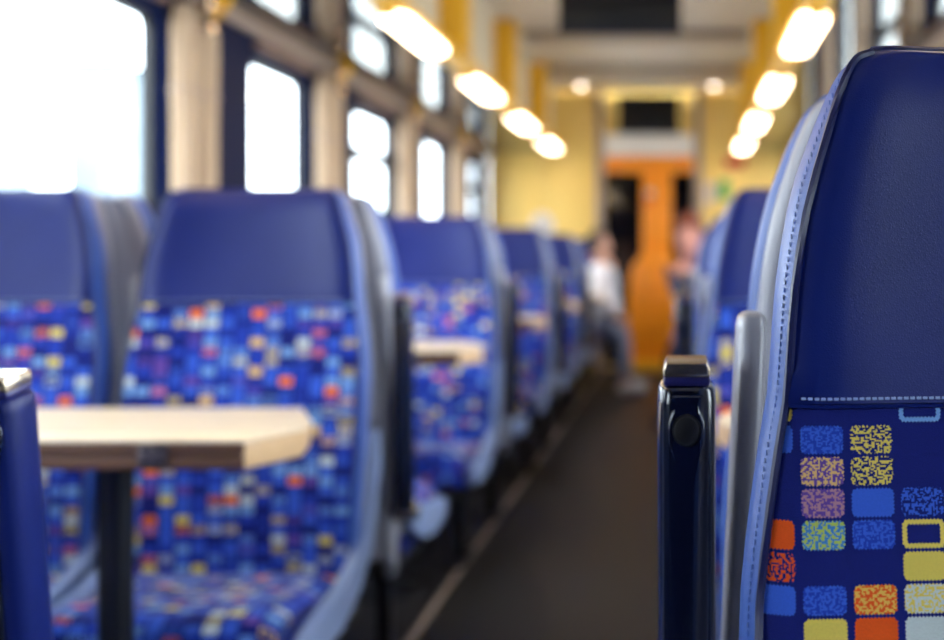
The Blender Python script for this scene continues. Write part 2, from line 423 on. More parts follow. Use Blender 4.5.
# curtains, brackets, knobs, yellow posts at every pillar
cn = ['nearest', 'second', 'third', 'fourth', 'fifth']
def curtain_mesh(w, z0, z1):
    rows = []
    for i in range(15):
        t = i / 14; z = z0 + (z1 - z0) * t
        ww = w * (.82 + .22 * t ** 2 if t < .93 else 1.0)
        top = 1 - max(0, (t - .9) / .1) ** 2 * .28
        row = []
        for k in range(48):
            a = 2 * math.pi * k / 48
            rr = 1 + .13 * math.cos(a * 9 + .4) + .04 * math.cos(a * 5 + 2 * t)
            row.append((.04 * top * rr * math.sin(a), .5 * ww * top * rr * math.cos(a), z))
        rows.append(row)
    me = grid_mesh('curtain', rows, M['curtain'], closed=True, ang=80)
    bm = bmesh.new(); bm.from_mesh(me); bmesh.ops.holes_fill(bm, edges=bm.edges[:]); bm.to_mesh(me); bm.free()
    return me
CM = curtain_mesh(.165, 1.0, ZS - .09)
knob_me = lathe('knob', [(0, .03), (.022, .03), (.034, .022), (.038, .008), (.03, 0), (0, 0)], M['brass'], 'X')
for side, X in ((-1, WL), (1, WR)):
    nm = 'left' if side < 0 else 'right'
    for q, y in enumerate(PIL[1:]):
        if q == 0: continue
        for dy, which in ((-.095, 'near'), (.095, 'far')):
            c = thing('curtain', (X - side * .048, y + dy, 0), 'gathered beige curtain, %s one of the pair at the %s %s wall pillar' % (which, cn[q - 1], nm), 'curtain', 'curtains tied at the %s wall' % nm)
            add('cloth', CM, c)
            add('tie_band', tube('tie_band', [(.047 * math.cos(a_ * .3142), .081 * math.sin(a_ * .3142), ZS - .42) for a_ in range(21)], .006, M['cornice']), c)
            add('rod_hook', tube('rod_hook', [(0, 0, ZS - .10), (0, 0, ZS - .055), (side * .03, 0, ZS - .052)], .008, M['chrome']), c)
        h = thing('coat_hook', (X - side * .0, y, 0), 'pair of round brass knobs above the %s %s curtains' % (cn[q - 1], nm), 'coat hook', 'brass coat hooks on the %s wall' % nm)
        add('back_plate', rbox('back_plate', tuple(sorted((0, -side * .012))[:1]) + (-.03, ZS - .21), tuple(sorted((0, -side * .012))[1:]) + (.03, ZS - .06), M['cornice'], .004), h)
        for zz in (ZS - .155, ZS - .065):
            a = add('arm', tube('arm', [(-side * .01, 0, zz), (-side * .10, 0, zz)], .008, M['brass']), h)
            kn = add('knob', knob_me, h, (-side * .095, 0, zz), 0)
            if side > 0: kn.rotation_euler = (0, 0, math.pi)
        br = tag(add('yellow_bracket', prism('yellow_bracket', [(X, ZS - .001), (X - side * .12, ZS - .001), (X - side * .10, ZS - .04), (X - side * .05, ZS - .09), (X, ZS - .09)], 1, y + .16, y + .22, M['yellow'], .006)),
                 'small yellow soffit bracket beside the %s %s curtains' % (cn[q - 1], nm), 'bracket', 'yellow soffit brackets on the %s' % nm)
    for q, y in enumerate([4.67 + 1.87 * k for k in range(4)]):
        xr = mirx(-1.245, side)
        p = thing('yellow_post', (xr, y, ZS + .05), 'mustard yellow ceiling post above the %s lamps, %s from the front' % (nm, ['first', 'second', 'third', 'fourth'][q]), 'post', 'yellow ceiling posts on the %s' % nm)
        add('column', rbox('column', (-.075, -.10, 0), (.075, .10, ZC - ZS - .05), M['yellow'], .012), p)
        add('collar', rbox('collar', (-.085, -.11, 0), (.085, .11, .03), M['yellow'], .008), p)

# ceiling
ce = tag(add('ceiling', rbox('ceiling', (WL, YB, ZC + .03), (WR, YEND, ZC + .06), M['beam'], 0)), 'pale panelled ceiling above the aisle', 'ceiling', kind='structure')
ys = [YB] + [4.98 + 1.86 * k - 3 * 1.86 for k in range(2, 7)] + [YEND]
ys = [YB, 1.3, 3.15, 5.05, 6.95, 8.8, 10.4, YEND]
eL, eR = mirx(-1.31, -1), mirx(-1.31, 1)
for a, b in zip(ys[:-1], ys[1:]):
    add('ceiling_panel', rbox('ceiling_panel', (eL, a + .012, ZC), (eR, b - .012, ZC + .03), M['ceil'], .006), ce)
for y in ys[1:-1]:
    add('ceiling_beam', rbox('ceiling_beam', (eL + .15, y - .07, ZC - .075), (eR - .15, y + .07, ZC - .001), M['beam'], .015), ce)

# ceiling lamps
def capsule(L, w, z0, z1, m, name, n=10, inset=0):
    pts = []
    for k in range(n + 1): a = math.pi * k / n; pts.append((w * math.cos(a), L / 2 - w + w * math.sin(a)))
    for k in range(n + 1): a = math.pi + math.pi * k / n; pts.append((w * math.cos(a), -L / 2 + w + w * math.sin(a)))
    return prism(name, pts, 2, z0, z1, m, .01, 3)
LH = capsule(1.10, .082, -.012, 0.006, M['lamphouse'], 'housing')
LD = capsule(.94, .060, -.04, -.011, M['lamp'], 'diffuser')
LC = rbox('end_clip', (-.03, -.012, -.046), (.03, .012, -.004), M['lamphouse'], .004)
for side in (-1, 1):
    for q, y in enumerate([1.9, 3.75, 5.6, 7.45, 9.3, 11.15]):
        nm = 'left' if side < 0 else 'right'
        o = thing('ceiling_lamp', (mirx(-1.245, side), y, ZS + .004), 'glowing warm white lamp above the %s seats, %s from the front' % (nm, ['first', 'second', 'third', 'fourth', 'fifth', 'sixth'][q]), 'lamp', 'ceiling lamps in the %s row' % nm)
        add('housing', LH, o); add('diffuser', LD, o)
        add('end_clip', LC, o, (0, .535, 0)); add('end_clip', LC, o, (0, -.535, 0))

DR = lathe('bezel', [(.05, -.012), (.075, -.012), (.08, 0), (.05, 0), (.05, -.012)], M['chrome'], 'Z', 24)
DL = lathe('lens', [(0, -.01), (.04, -.009), (.05, -.004), (.05, 0), (0, 0)], M['downlamp'], 'Z', 24)
for q, x in enumerate((-.98, .30)):
    o = thing('downlight', (x, 11.55, ZC), 'small round ceiling downlight before the yellow end wall, %s one' % ['left', 'right'][q], 'lamp', 'downlights by the end wall')
    add('bezel', DR, o); add('lens', DL, o)
# hanging screen and the box over the door
s = thing('hanging_screen', (AC, 6.5, ZC), 'large black screen hanging from the ceiling over the aisle', 'screen')
add('case', rbox('case', (-.33, -.05, -.44), (.33, .06, -.08), M['screen'], .015), s)
add('bezel', rbox('bezel', (-.335, -.045, -.445), (.335, -.02, -.425), M['navywall'], .006), s)
for x in (-.2, .2): add('hanger', rbox('hanger', (x - .02, -.02, -.09), (x + .02, .02, 0), M['blackmetal'], .004), s)

# ------------------------------------------------------------------ end wall with door
ew = tag(add('wall_end', rbox('wall_end', (WL, YEND + .06, 0), (WR, YEND + .12, ZC + .05), M['yellowwall'], 0)), 'yellow end wall of the carriage beyond the seats', 'wall', kind='structure')
dx0, dx1 = AC - .44, AC + .44
def panelset(x0, x1, n):
    for k in range(n):
        a = x0 + (x1 - x0) * k / n; b = x0 + (x1 - x0) * (k + 1) / n
        add('wall_panel', rbox('wall_panel', (a + .004, YEND, 0), (b - .004, YEND + .06, ZC), M['yellowwall'], .006), ew)
panelset(WL, dx0 - .09, 2); panelset(dx1 + .09, WR, 2)
for x0, x1 in ((dx0 - .09, dx0 - .02), (dx1 + .02, dx1 + .09)):
    add('door_post', rbox('door_post', (x0, YEND - .03, 0), (x1, YEND + .06, ZC), M['cornice'], .01), ew)
do = thing('door_1', (AC, YEND, 0), 'orange end door with dark glass panes', 'door', kind='structure')
def dbox(name, x0, x1, y0, y1, z0, z1, m, bev=.008): return add(name, rbox(name, (x0, y0, z0), (x1, y1, z1), M[m], bev), do)
dbox('header', -.44, .44, -.05, .05, 2.14, 2.36, 'white', .012)
dbox('transom', -.44, .44, -.03, .05, 1.97, 2.14, 'orange')
dbox('glass_pane', -.44, -.06, .02, .035, .06, 1.98, 'darkglass', 0)
dbox('glass_pane', .22, .44, .02, .035, .06, 1.98, 'darkglass', 0)
dbox('stile', -.07, .225, -.02, .05, 1.0, 1.98, 'orange', .02)
add('kick_panel', prism('kick_panel', [(-.20, .03), (-.205, .7), (-.19, .95), (-.15, 1.06), (-.08, 1.14), (-.04, 1.2), (.2, 1.2), (.24, 1.12), (.29, .98), (.31, .7), (.31, .03)], 1, -.06, .045, M['orange'], .015), do)
dbox('kick_rib', .02, .05, -.075, -.055, .16, 1.05, 'orange', .006)
dbox('threshold', -.24, .44, -.12, .05, .0, .10, 'yellow', .01)
dbox('handle', -.02, .02, -.06, -.015, 1.66, 1.74, 'red', .008)
dbox('handle_plate', -.03, .05, -.03, -.01, 1.74, 1.80, 'paper', .004)
b = thing('door_display', (AC + 0, YEND - .08, 2.36), 'black display box above the orange end door', 'screen')
add('case', rbox('case', (-.3, -.06, .02), (.3, .06, .37), M['screen'], .012), b)
add('bezel', rbox('bezel', (-.31, -.05, 0), (.31, .05, .025), M['rubber'], .006), b)
g = thing('green_sign', (.41, YEND - .004, 1.80), 'green emergency sign on the yellow end wall', 'sign')
add('plate', rbox('plate', (-.055, -.012, -.1), (.055, .0, .1), M['green'], .004), g)
g = thing('paper_notice', (.27, YEND - .004, 1.77), 'pale paper notice left of the green sign', 'notice')
add('sheet', rbox('sheet', (-.055, -.006, -.1), (.055, 0, .1), M['paper'], .001), g)
g = thing('red_box', (.52, YEND, 2.07), 'red emergency box above the green sign', 'box')
add('case', rbox('case', (-.1, -.09, -.045), (.1, 0, .045), M['red'], .012), g)
add('lid', rbox('lid', (-.085, -.1, -.03), (.085, -.085, .03), M['red'], .006), g)
tag(add('wall_back', rbox('wall_back', (WL, YB - .05, 0), (WR, YB, ZC + .05), M['navywall'], 0)), 'navy end wall behind the camera', 'wall', kind='structure')

# ------------------------------------------------------------------ seats
SEAM = 1.026
HZ = [(.40, .250), (.55, .258), (.70, .268), (.86, .267), (.97, .255), (1.026, .245), (1.10, .239), (1.17, .2275), (1.21, .216), (1.243, .206), (1.262, .199), (1.274, .193), (1.281, .186), (1.284, .176)]
def interp(tab, z):
    if z <= tab[0][0]: return tab[0][1]
    n = len(tab)
    for i in range(n - 1):
        (a, p), (b, q) = tab[i], tab[i + 1]
        if z <= b:
            h = b - a; d = (q - p) / h
            d0 = (p - tab[i - 1][1]) / (a - tab[i - 1][0]) if i else d
            d1 = (tab[i + 2][1] - q) / (tab[i + 2][0] - b) if i + 2 < n else d
            m0 = 0 if d0 * d <= 0 else 2 * d0 * d / (d0 + d); m1 = 0 if d1 * d <= 0 else 2 * d1 * d / (d1 + d)
            t = (z - a) / h
            return (2*t**3 - 3*t**2 + 1) * p + (t**3 - 2*t**2 + t) * h * m0 + (-2*t**3 + 3*t**2) * q + (t**3 - t**2) * h * m1
    return tab[-1][1]
YF = [(.40, -.125), (.55, -.11), (.70, -.095), (.86, -.068), (1.026, -.036), (1.15, -.014), (1.24, -.002), (1.284, .004)]
def hw(z): return interp(HZ, z)
def yfront(u, z):
    a = abs(u); y = interp(YF, z) - (.016 + .010 * min(1, max(0, (z - 1.0) / .08))) * a ** 2.2
    e = max(0, (a - .86) / .14); y += .012 * e * e
    tt = max(0, (z - 1.227) / .057); y += .012 * tt ** 2.5
    return y
ROLL = [(.010, .0035), (.024, .006), (.045, .0065), (.07, .004), (.092, -.002), (.104, -.012)]
SIDE = [(0, 0), (.004, .005), (.0085, .014), (.0118, .028), (.0122, .042), (.0095, .055), (.001, .063)]
WRAP = [(-.003, .060), (.003, .066), (.0055, .082), (.002, .099), (-.008, .109), (-.018, .113)]
NU = 24
us = [-1 + 2 * k / NU for k in range(NU + 1)]
us = sorted(set(us + [-.97, .97, -.94, .94]))
def seat_meshes(fab):
    out = []     # (name, mesh, parent index or None, label)
    zsH = [SEAM + (1.22 - SEAM) * k / 7 for k in range(8)] + [1.235, 1.25, 1.262, 1.268, 1.274, 1.278, 1.281, 1.284]
    rows = [[(u * hw(SEAM), yfront(u, SEAM) + .012, SEAM - .002) for u in us], [(u * hw(SEAM), yfront(u, SEAM) - .001, SEAM - .003) for u in us]]
    rows += [[(u * hw(z), yfront(u, z) - .004 * math.exp(-((z - SEAM) / .02) ** 2) - .002, z) for u in us] for z in zsH]
    ztop = zsH[-1]
    for dy, dz in ROLL: rows.append([(u * hw(ztop), yfront(u, ztop) + dy, ztop + dz * 1.0) for u in us])
    hr = len(out); out.append(('headrest', grid_mesh('headrest', rows, M['leather'], ang=70), None, 'smooth navy leather headrest'))
    zsB = [.40 + (SEAM - .40) * k / 18 for k in range(19)]
    rows = [[(u * hw(z), yfront(u, z) - (.014 * math.exp(-((z - .62) / .12) ** 2)), z) for u in us] for z in zsB]
    UV = []
    for z in zsB:
        UV.append([(u * hw(z) + .257 + PX / 2 if True else 0, 1.0 + PZ * 1.5 - z) for u in us])
    out.append(('backrest', grid_mesh('backrest', rows, fab, UV, ang=70), None, 'navy moquette with coloured rounded rectangles'))
    zsS = zsB + zsH[1:]
    for sg in (-1, 1):
        rows = []
        for z in zsS:
            lum = -(.014 * math.exp(-((z - .62) / .12) ** 2)) if z <= SEAM else -.002
            last = z == ztop
            rows.append([(sg * (hw(z) + dx * (1 if z < 1.2 else max(.25, 1 - (z - 1.2) / .12))), yfront(1, z) + lum + dy, z + (interp([(0, 0)] + [(a, b) for a, b in ROLL] + [(.12, -.012)], dy) if last else 0)) for dx, dy in SIDE])
        bi = len(out); out.append(('side_bolster', grid_mesh('side_bolster', rows, M['bolster'], ang=70), None, 'light blue leather side'))
        pts = [(sg * (hw(z) + .001), yfront(1, z) - .002 + (-(.014 * math.exp(-((z - .62) / .12) ** 2)) if z <= SEAM else -.002), z) for z in zsS]
        out.append(('piping', tube('piping', pts, .0032, M['pipe'], 6), None, None))
        # stitching beside the piping
        bm = bmesh.new(); z = .46
        while z < 1.262:
            x = sg * (hw(z) + .0074); y = yfront(1, z) + .0115 + (-(.014 * math.exp(-((z - .62) / .12) ** 2)) if z <= SEAM else -.002)
            if z > 1.2: x = sg * (hw(z) + .0072 * max(.25, 1 - (z - 1.2) / .12))
            bm_box(bm, (x - .0003, y - .0005, z), (x + .0003, y + .0005, z + .0036)); z += .0056
        out.append(('stitching', from_bm('stitching', bm, M['bolsterthread'], False), bi, None))
    # seam thread across the bottom of the headrest, and along the headrest edge
    bm = bmesh.new(); x = -.236
    while x < .236:
        u = x / hw(SEAM); y = yfront(u, SEAM + .006) - .0064
        bm_box(bm, (x, y - .0006, SEAM + .0025), (x + .0032, y + .001, SEAM + .0042)); x += .0046
    out.append(('seam_stitching', from_bm('seam_stitching', bm, M['thread'], False), hr, None))
    out.append(('seam_piping', tube('seam_piping', [(u * hw(SEAM), yfront(u, SEAM) - .002, SEAM - .002) for u in us], .0024, M['leather'], 6), hr, None))
    pts = [(u * hw(ztop), yfront(u, ztop) + .012, ztop + .0045) for u in us]
    out.append(('top_piping', tube('top_piping', pts, .0026, M['pipe'], 6), hr, None))
    # rear shell, wrapping round to the bolsters
    for sg in (-1, 1):
        rows = []
        for z in zsS[:-2]:
            lum = -(.014 * math.exp(-((z - .62) / .12) ** 2)) if z <= SEAM else -.002
            k_ = 1 if z < 1.2 else max(.25, 1 - (z - 1.2) / .12)
            rows.append([(sg * (hw(z) + dx * k_), yfront(1, z) + lum + dy, z) for dx, dy in WRAP])
        rows.append([(p[0] - sg * .012, p[1], p[2] + .006) for p in rows[-1]])
        out.append(('shell_edge', grid_mesh('shell_edge', rows, M['shell'], ang=70), None, 'grey plastic edge of the rear shell'))
    zsR = [.30, .36] + zsB[1:] + zsH[1:-3] + [1.274]
    def rear(u, z): return interp(YF, min(max(z, .40), 1.284)) - .004 + .104 + .014 * (1 - abs(u) ** 3)
    rows = [[(u * (hw(z) - .018), rear(u, z), z) for u in us] for z in zsR]
    rows.append([(u * (hw(1.274) - .022), rear(u, 1.274) - .02, 1.279) for u in us])
    out.append(('rear_shell', grid_mesh('rear_shell', rows, M['shell'], ang=70), None, 'grey plastic rear shell'))
    # cushion
    prof = [(-.06, .405), (-.12, .425), (-.22, .43), (-.34, .437), (-.44, .448), (-.50, .450), (-.535, .443), (-.555, .425), (-.562, .40), (-.558, .36), (-.548, .335)]
    rows, UV, s = [], [], 0
    for i, (y, z) in enumerate(prof):
        if i: s += math.hypot(y - prof[i - 1][0], z - prof[i - 1][1])
        wv = .245
        rows.append([(u * wv, y + .0, z - (.028 * max(0, (abs(u) - .75) / .25) ** 2 if z > .40 else 0) + (.006 * abs(u) if z > .40 else 0)) for u in us]); UV.append([(u * wv + .4, s + .01) for u in us])
    out.append(('cushion', grid_mesh('cushion', rows, fab if fab != M['fabric0'] else M['fabric'], UV, ang=70), None, 'moquette seat cushion with rounded front edge'))
    for sg in (-1, 1):
        rows = [[(sg * .245, y, z - (.022 if z > .40 else 0)), (sg * .252, y + .002, z - .045 if z > .40 else z - .005), (sg * .252, max(y, -.548), .335)] for (y, z) in prof]
        out.append(('cushion_side', grid_mesh('cushion_side', rows, M['leather'], ang=50), None, None))
        cl = [(.058, .72, .010), (.052, .69, .020), (.040, .64, .028), (.015, .56, .034), (-.04, .475, .038), (-.13, .415, .040), (-.26, .385, .042), (-.40, .372, .042), (-.50, .370, .036), (-.535, .370, .02)]
        L_, R_ = [], []
        for i, (y, z, h) in enumerate(cl):
            a = cl[max(i - 1, 0)]; b2 = cl[min(i + 1, len(cl) - 1)]
            t = Vector((b2[0] - a[0], b2[1] - a[1])).normalized(); nn = Vector((-t.y, t.x))
            L_.append((y + nn.x * h, z + nn.y * h)); R_.append((y - nn.x * h, z - nn.y * h))
        out.append(('side_panel', prism('side_panel', L_ + R_[::-1], 0, sg * .256, sg * .281, M['panel'], .006, 2), None, 'blue grey plastic side panel sweeping under the cushion'))
        out.append(('leg', rbox('leg', (sg * .17 - .02, -.24, .012), (sg * .17 + .02, -.19, .30), M['blackmetal'], .006), None, None))
        out.append(('foot_plate', rbox('foot_plate', (sg * .17 - .035, -.34, 0), (sg * .17 + .035, -.09, .014), M['blackmetal'], .004), None, None))
    out.append(('seat_pan', rbox('seat_pan', (-.25, -.53, .295), (.25, .0, .335), M['rubber'], .01), None, None))
    return out

def armrest_parts(sx, ay=.205, az=1.043, ax=.317, lean_=-2.5, bm_='navyplastic'):
    """folded-up armrest; sx is the local side it stands on; it is seen from the +y side"""
    out = []
    lean = Matrix.Rotation(R(-7), 4, 'X')
    def T(x, y, z): # local armrest frame: origin at the top, y+ = towards the rear
        return Matrix.Translation((sx * ax, ay, az)) @ Matrix.Rotation(R(lean_), 4, 'X') @ Matrix.Diagonal((.88, .88, 1, 1))
    MT = T(0, 0, 0)
    def put(me): me.transform(MT); return me
    h = .0285
    # body: profile loft along z
    zt = [(-.535, .021, .028), (-.52, .026, .034), (-.3, .0285, .036), (-.08, .0285, .036), (-.035, .0285, .036), (-.024, .0275, .035), (-.020, .0245, .031)]
    rows = []
    for z, a, b2 in zt:
        row = []
        for k in range(28):
            an = 2 * math.pi * k / 28; c, s_ = math.cos(an), math.sin(an); n_ = 3.2
            row.append((a * math.copysign(abs(c) ** (2 / n_), c), b2 * math.copysign(abs(s_) ** (2 / n_), s_), z))
        rows.append(row)
    me = grid_mesh('body', rows, M[bm_], closed=True, ang=40)
    bm = bmesh.new(); bm.from_mesh(me); bmesh.ops.holes_fill(bm, edges=bm.edges[:]); bmesh.ops.recalc_face_normals(bm, faces=bm.faces[:]); bm.to_mesh(me); bm.free()
    out.append(('armrest', put(me), None, 'dark glossy folded-up armrest'))
    A = 'armrest'
    out.append(('armrest_insert', put(rbox('armrest_insert', (-.0225, -.027, -.021), (.0225, .029, -.012), M['purple'], .004)), A, None))
    cap = prism('armrest_cap', [(-.022, -.013), (-.0225, -.006), (-.0195, 0), (.0195, 0), (.0225, -.006), (.022, -.013)], 1, -.028, .030, M['bronze'], .003, 3)
    out.append(('armrest_cap', put(cap), A, 'bronze coloured end cap'))
    # ridge on the rear face, with a round button
    pts = [(-.0042, -.50), (-.0045, -.15), (-.006, -.106), (-.0105, -.084), (-.0172, -.066), (-.0172, -.050), (-.0135, -.041), (-.0085, -.036), (-.0085, -.032), (-.016, -.027),
           (.016, -.027), (.0085, -.032), (.0085, -.036), (.0135, -.041), (.0172, -.050), (.0172, -.066), (.0105, -.084), (.006, -.106), (.0045, -.15), (.0042, -.50)]
    out.append(('armrest_ridge', put(prism('armrest_ridge', pts, 1, .030, .0385, M['navyplastic'], .0022, 3)), A, None))
    bt = lathe('button', [(0, .0415), (.0095, .0415), (.0115, .0405), (.012, .039), (.0135, .0392), (.0145, .037), (.0145, .034), (0, .034)], M['button'], 'Y', 28)
    bt.transform(Matrix.Translation((0, 0, -.056))); out.append(('button', put(bt), A, 'matt black round button'))
    piv = lathe('pivot', [(0, .04), (.018, .04), (.022, .036), (.022, -.036), (.018, -.04), (0, -.04)], M['bronze'], 'X', 20)
    piv.transform(Matrix.Translation((sx * (ax - .012), ay - .05, .50))); out.append(('armrest_pivot', piv, None, None))
    # grey upright cover between the two backs
    rows = []
    zz = [(1.081, .2), (1.0805, .55), (1.077, .85), (1.068, 1), (1.0, 1), (.9, 1), (.75, 1), (.6, 1), (.45, 1), (.34, .9)]
    for z, sc in zz:
        xc = .2585 + .016 * min(1, (1.08 - z) / .35) ; row = []
        for k in range(24):
            an = 2 * math.pi * k / 24; c, s_ = math.cos(an), math.sin(an)
            row.append((sx * (xc + .0135 * sc * math.copysign(abs(c) ** .6, c)), .155 + .036 * (1 if sc > .9 else .6 + .4 * sc) * math.copysign(abs(s_) ** .6, s_) - .02 * (1.08 - z), z))
        rows.append(row)
    me = grid_mesh('side_cover', rows, M['cover'], closed=True, ang=50)
    bm = bmesh.new(); bm.from_mesh(me); bmesh.ops.holes_fill(bm, edges=bm.edges[:]); bmesh.ops.recalc_face_normals(bm, faces=bm.faces[:]); bm.to_mesh(me); bm.free()
    out.append(('side_cover', me, None, 'light grey plastic upright cover'))
    return out

S_gen = seat_meshes(M['fabric']); S_near = seat_meshes(M['fabric0'])
ARM = {-1: armrest_parts(-1), 1: armrest_parts(1), -2: armrest_parts(-1, 0.026, 1.012, .312, -7.5, 'leather')}
def seat(x, y, away, arm, label, group, tmpl=None):
    root = thing('train_seat', (x, y, 0), label, 'seat', group, math.pi if away else 0)
    obs = []
    for nm, me, par, lb in (tmpl or S_gen):
        o = add(nm, me, obs[par] if par is not None else root)
        if lb: o['label'] = lb
        obs.append(o)
    if arm:
        by = {}
        for nm, me, par, lb in ARM[arm]:
            o = add(nm, me, by[par] if par else root); by[nm] = o
            if lb: o['label'] = lb
    return root
orow = ['nearest', 'second', 'third', 'fourth', 'fifth', 'farthest']
for k in range(6):
    y = D0 + P * k
    for i, x in enumerate(SEATX):
        sd = 'left' if i < 2 else 'right'; place = 'aisle' if i % 2 == 0 else 'window'
        armside = -1 if i < 2 else 1
        if not (k == 0 and i != 2):
            if k == 0: lb = 'large sharp blue seat with moquette back filling the right foreground'
            else: lb = 'blue %s seat facing the camera, %s row on the %s of the aisle' % (place, orow[k], sd)
            seat(x, y, False, 0, lb, 'blue seats on the %s of the aisle' % sd, S_near if k == 0 else None)
        if k == 0 and i in (3,): continue
        if k == 0: lb = {0: 'blue seat turned away at the bottom left corner with dark upright armrest', 1: 'blue window seat turned away at the left edge', 2: 'blue seat turned away right behind the large foreground seat'}[i]
        else: lb = 'blue %s seat turned away, backing the %s row on the %s' % (place, orow[k], sd)
        seat(x, y + TW, True, -2 if k == 0 and i == 0 else armside, lb, 'blue seats on the %s of the aisle' % sd)

# ------------------------------------------------------------------ tables
ZT = CAMZ - .30
def table_parts(xin, xout):
    """xin: wall end, xout: aisle end tip (local x grows towards the aisle)"""
    out = []
    d0, d1 = -.21, .21
    tip = [(xout - .053, d0), (xout, d0 + .13), (xout - .03, d1 - .15), (xout - .09, d1)]
    full = [(xin, d0)] + tip + [(xin, d1)]
    out.append(('base_board', prism('base_board', full, 2, -.05, -.028, M['woodedge'], .003), None))
    mid = [(xin + .002, d0 + .004)] + [(a - .003, b * .985) for a, b in tip] + [(xin + .002, d1 - .004)]
    out.append(('board_seam', prism('board_seam', mid, 2, -.028, -.025, M['darkwood'], 0), None))
    out.append(('leaf_edge', prism('leaf_edge', full, 2, -.025, -.006, M['woodedge'], .002), None))
    g = .006
    lip = [(a + .003, b * 1.004) for a, b in tip]; inn = [(a - .012, b * .96) for a, b in tip]
    out.append(('end_lipping', prism('end_lipping', lip + inn[::-1], 2, -.049, -.0065, M['woodend'], .004), None))
    out.append(('table_leaf', prism('table_leaf', [(xin, d0), tip[0], tip[1], (xout - .006, -g), (xin, -g)], 2, -.006, 0, M['wood'], .002), None))
    out.append(('table_leaf', prism('table_leaf', [(xin, g), (xout - .007, g), tip[2], tip[3], (xin, d1)], 2, -.006, 0, M['wood'], .002), None))
    return out
hinge = rbox('hinge', (-.024, -.004, -.046), (.024, .001, -.008), M['hinge'], .002)
screw = lathe('screw', [(0, -.007), (.0035, -.0065), (.005, -.004), (.005, 0)], M['blackmetal'], 'Y', 10)
tord = ['nearest', 'second', 'third', 'fourth', 'fifth']
TL = table_parts(-1.90, -.668)
TRt = [(n, me, p) for n, me, p in table_parts(-1.90, -.745)]
post = tube('post', [(0, 0, .02), (0, 0, ZT - .05)], .031, M['blackmetal'], 16)
footp = lathe('foot', [(0, 0), (.14, 0), (.14, .008), (.06, .02), (.03, .03), (0, .03)], M['blackmetal'], 'Z', 28)
for k in range(5):
    y = 2.18 + P * k
    for side in (-1, 1):
        nm = 'left' if side < 0 else 'right'
        t = thing('folding_table', (0 if side < 0 else 2 * AC, y, 0), '%s light maple table with chamfered end between the %s seats' % (tord[k], nm), 'table', 'maple tables on the %s' % nm)
        if side > 0: t.rotation_euler = (0, 0, math.pi); 
        for n, me, p in (TL if side < 0 else TRt): add(n, me, t, (0, 0, ZT))
        h = add('hinge', hinge, t, (-.87, -.21 if side < 0 else -.21, ZT))
        for dx in (-.013, .013):
            for dz in (-.015, -.038): add('screw', screw, h, (dx, -.004, dz))
        add('post', post, t, (-1.03, 0, 0)); add('foot', footp, t, (-1.03, 0, 0))

# ------------------------------------------------------------------ passengers
def skin(name, pts, edges, radii, m, parent, root=0, sub=2):
    me = bpy.data.meshes.new(name); me.from_pydata([Vector(p) for p in pts], edges, [])
    me.materials.append(m)
    o = add(name, me, parent)
    sk = o.modifiers.new('skin', 'SKIN'); sk.use_smooth_shade = True
    lay = me.skin_vertices[0].data
    for i, r_ in enumerate(radii): lay[i].radius = (r_, r_) if not isinstance(r_, tuple) else r_; lay[i].use_root = i == root
    sb = o.modifiers.new('sub', 'SUBSURF'); sb.levels = sub; sb.render_levels = sub
    return o
def ellip(name, c, r, m, parent, rot=None, cut=None, n=20):
    bm = bmesh.new(); bmesh.ops.create_uvsphere(bm, u_segments=n, v_segments=n // 2 + 4, radius=1)
    for v in bm.verts: v.co = Vector((v.co.x * r[0], v.co.y * r[1], v.co.z * r[2]))
    if cut: bmesh.ops.delete(bm, geom=[v for v in bm.verts if cut(v.co)], context='VERTS')
    if rot: bm.transform(rot)
    bm.transform(Matrix.Translation(c)); return add(name, from_bm(name, bm, m, True, 80), parent)
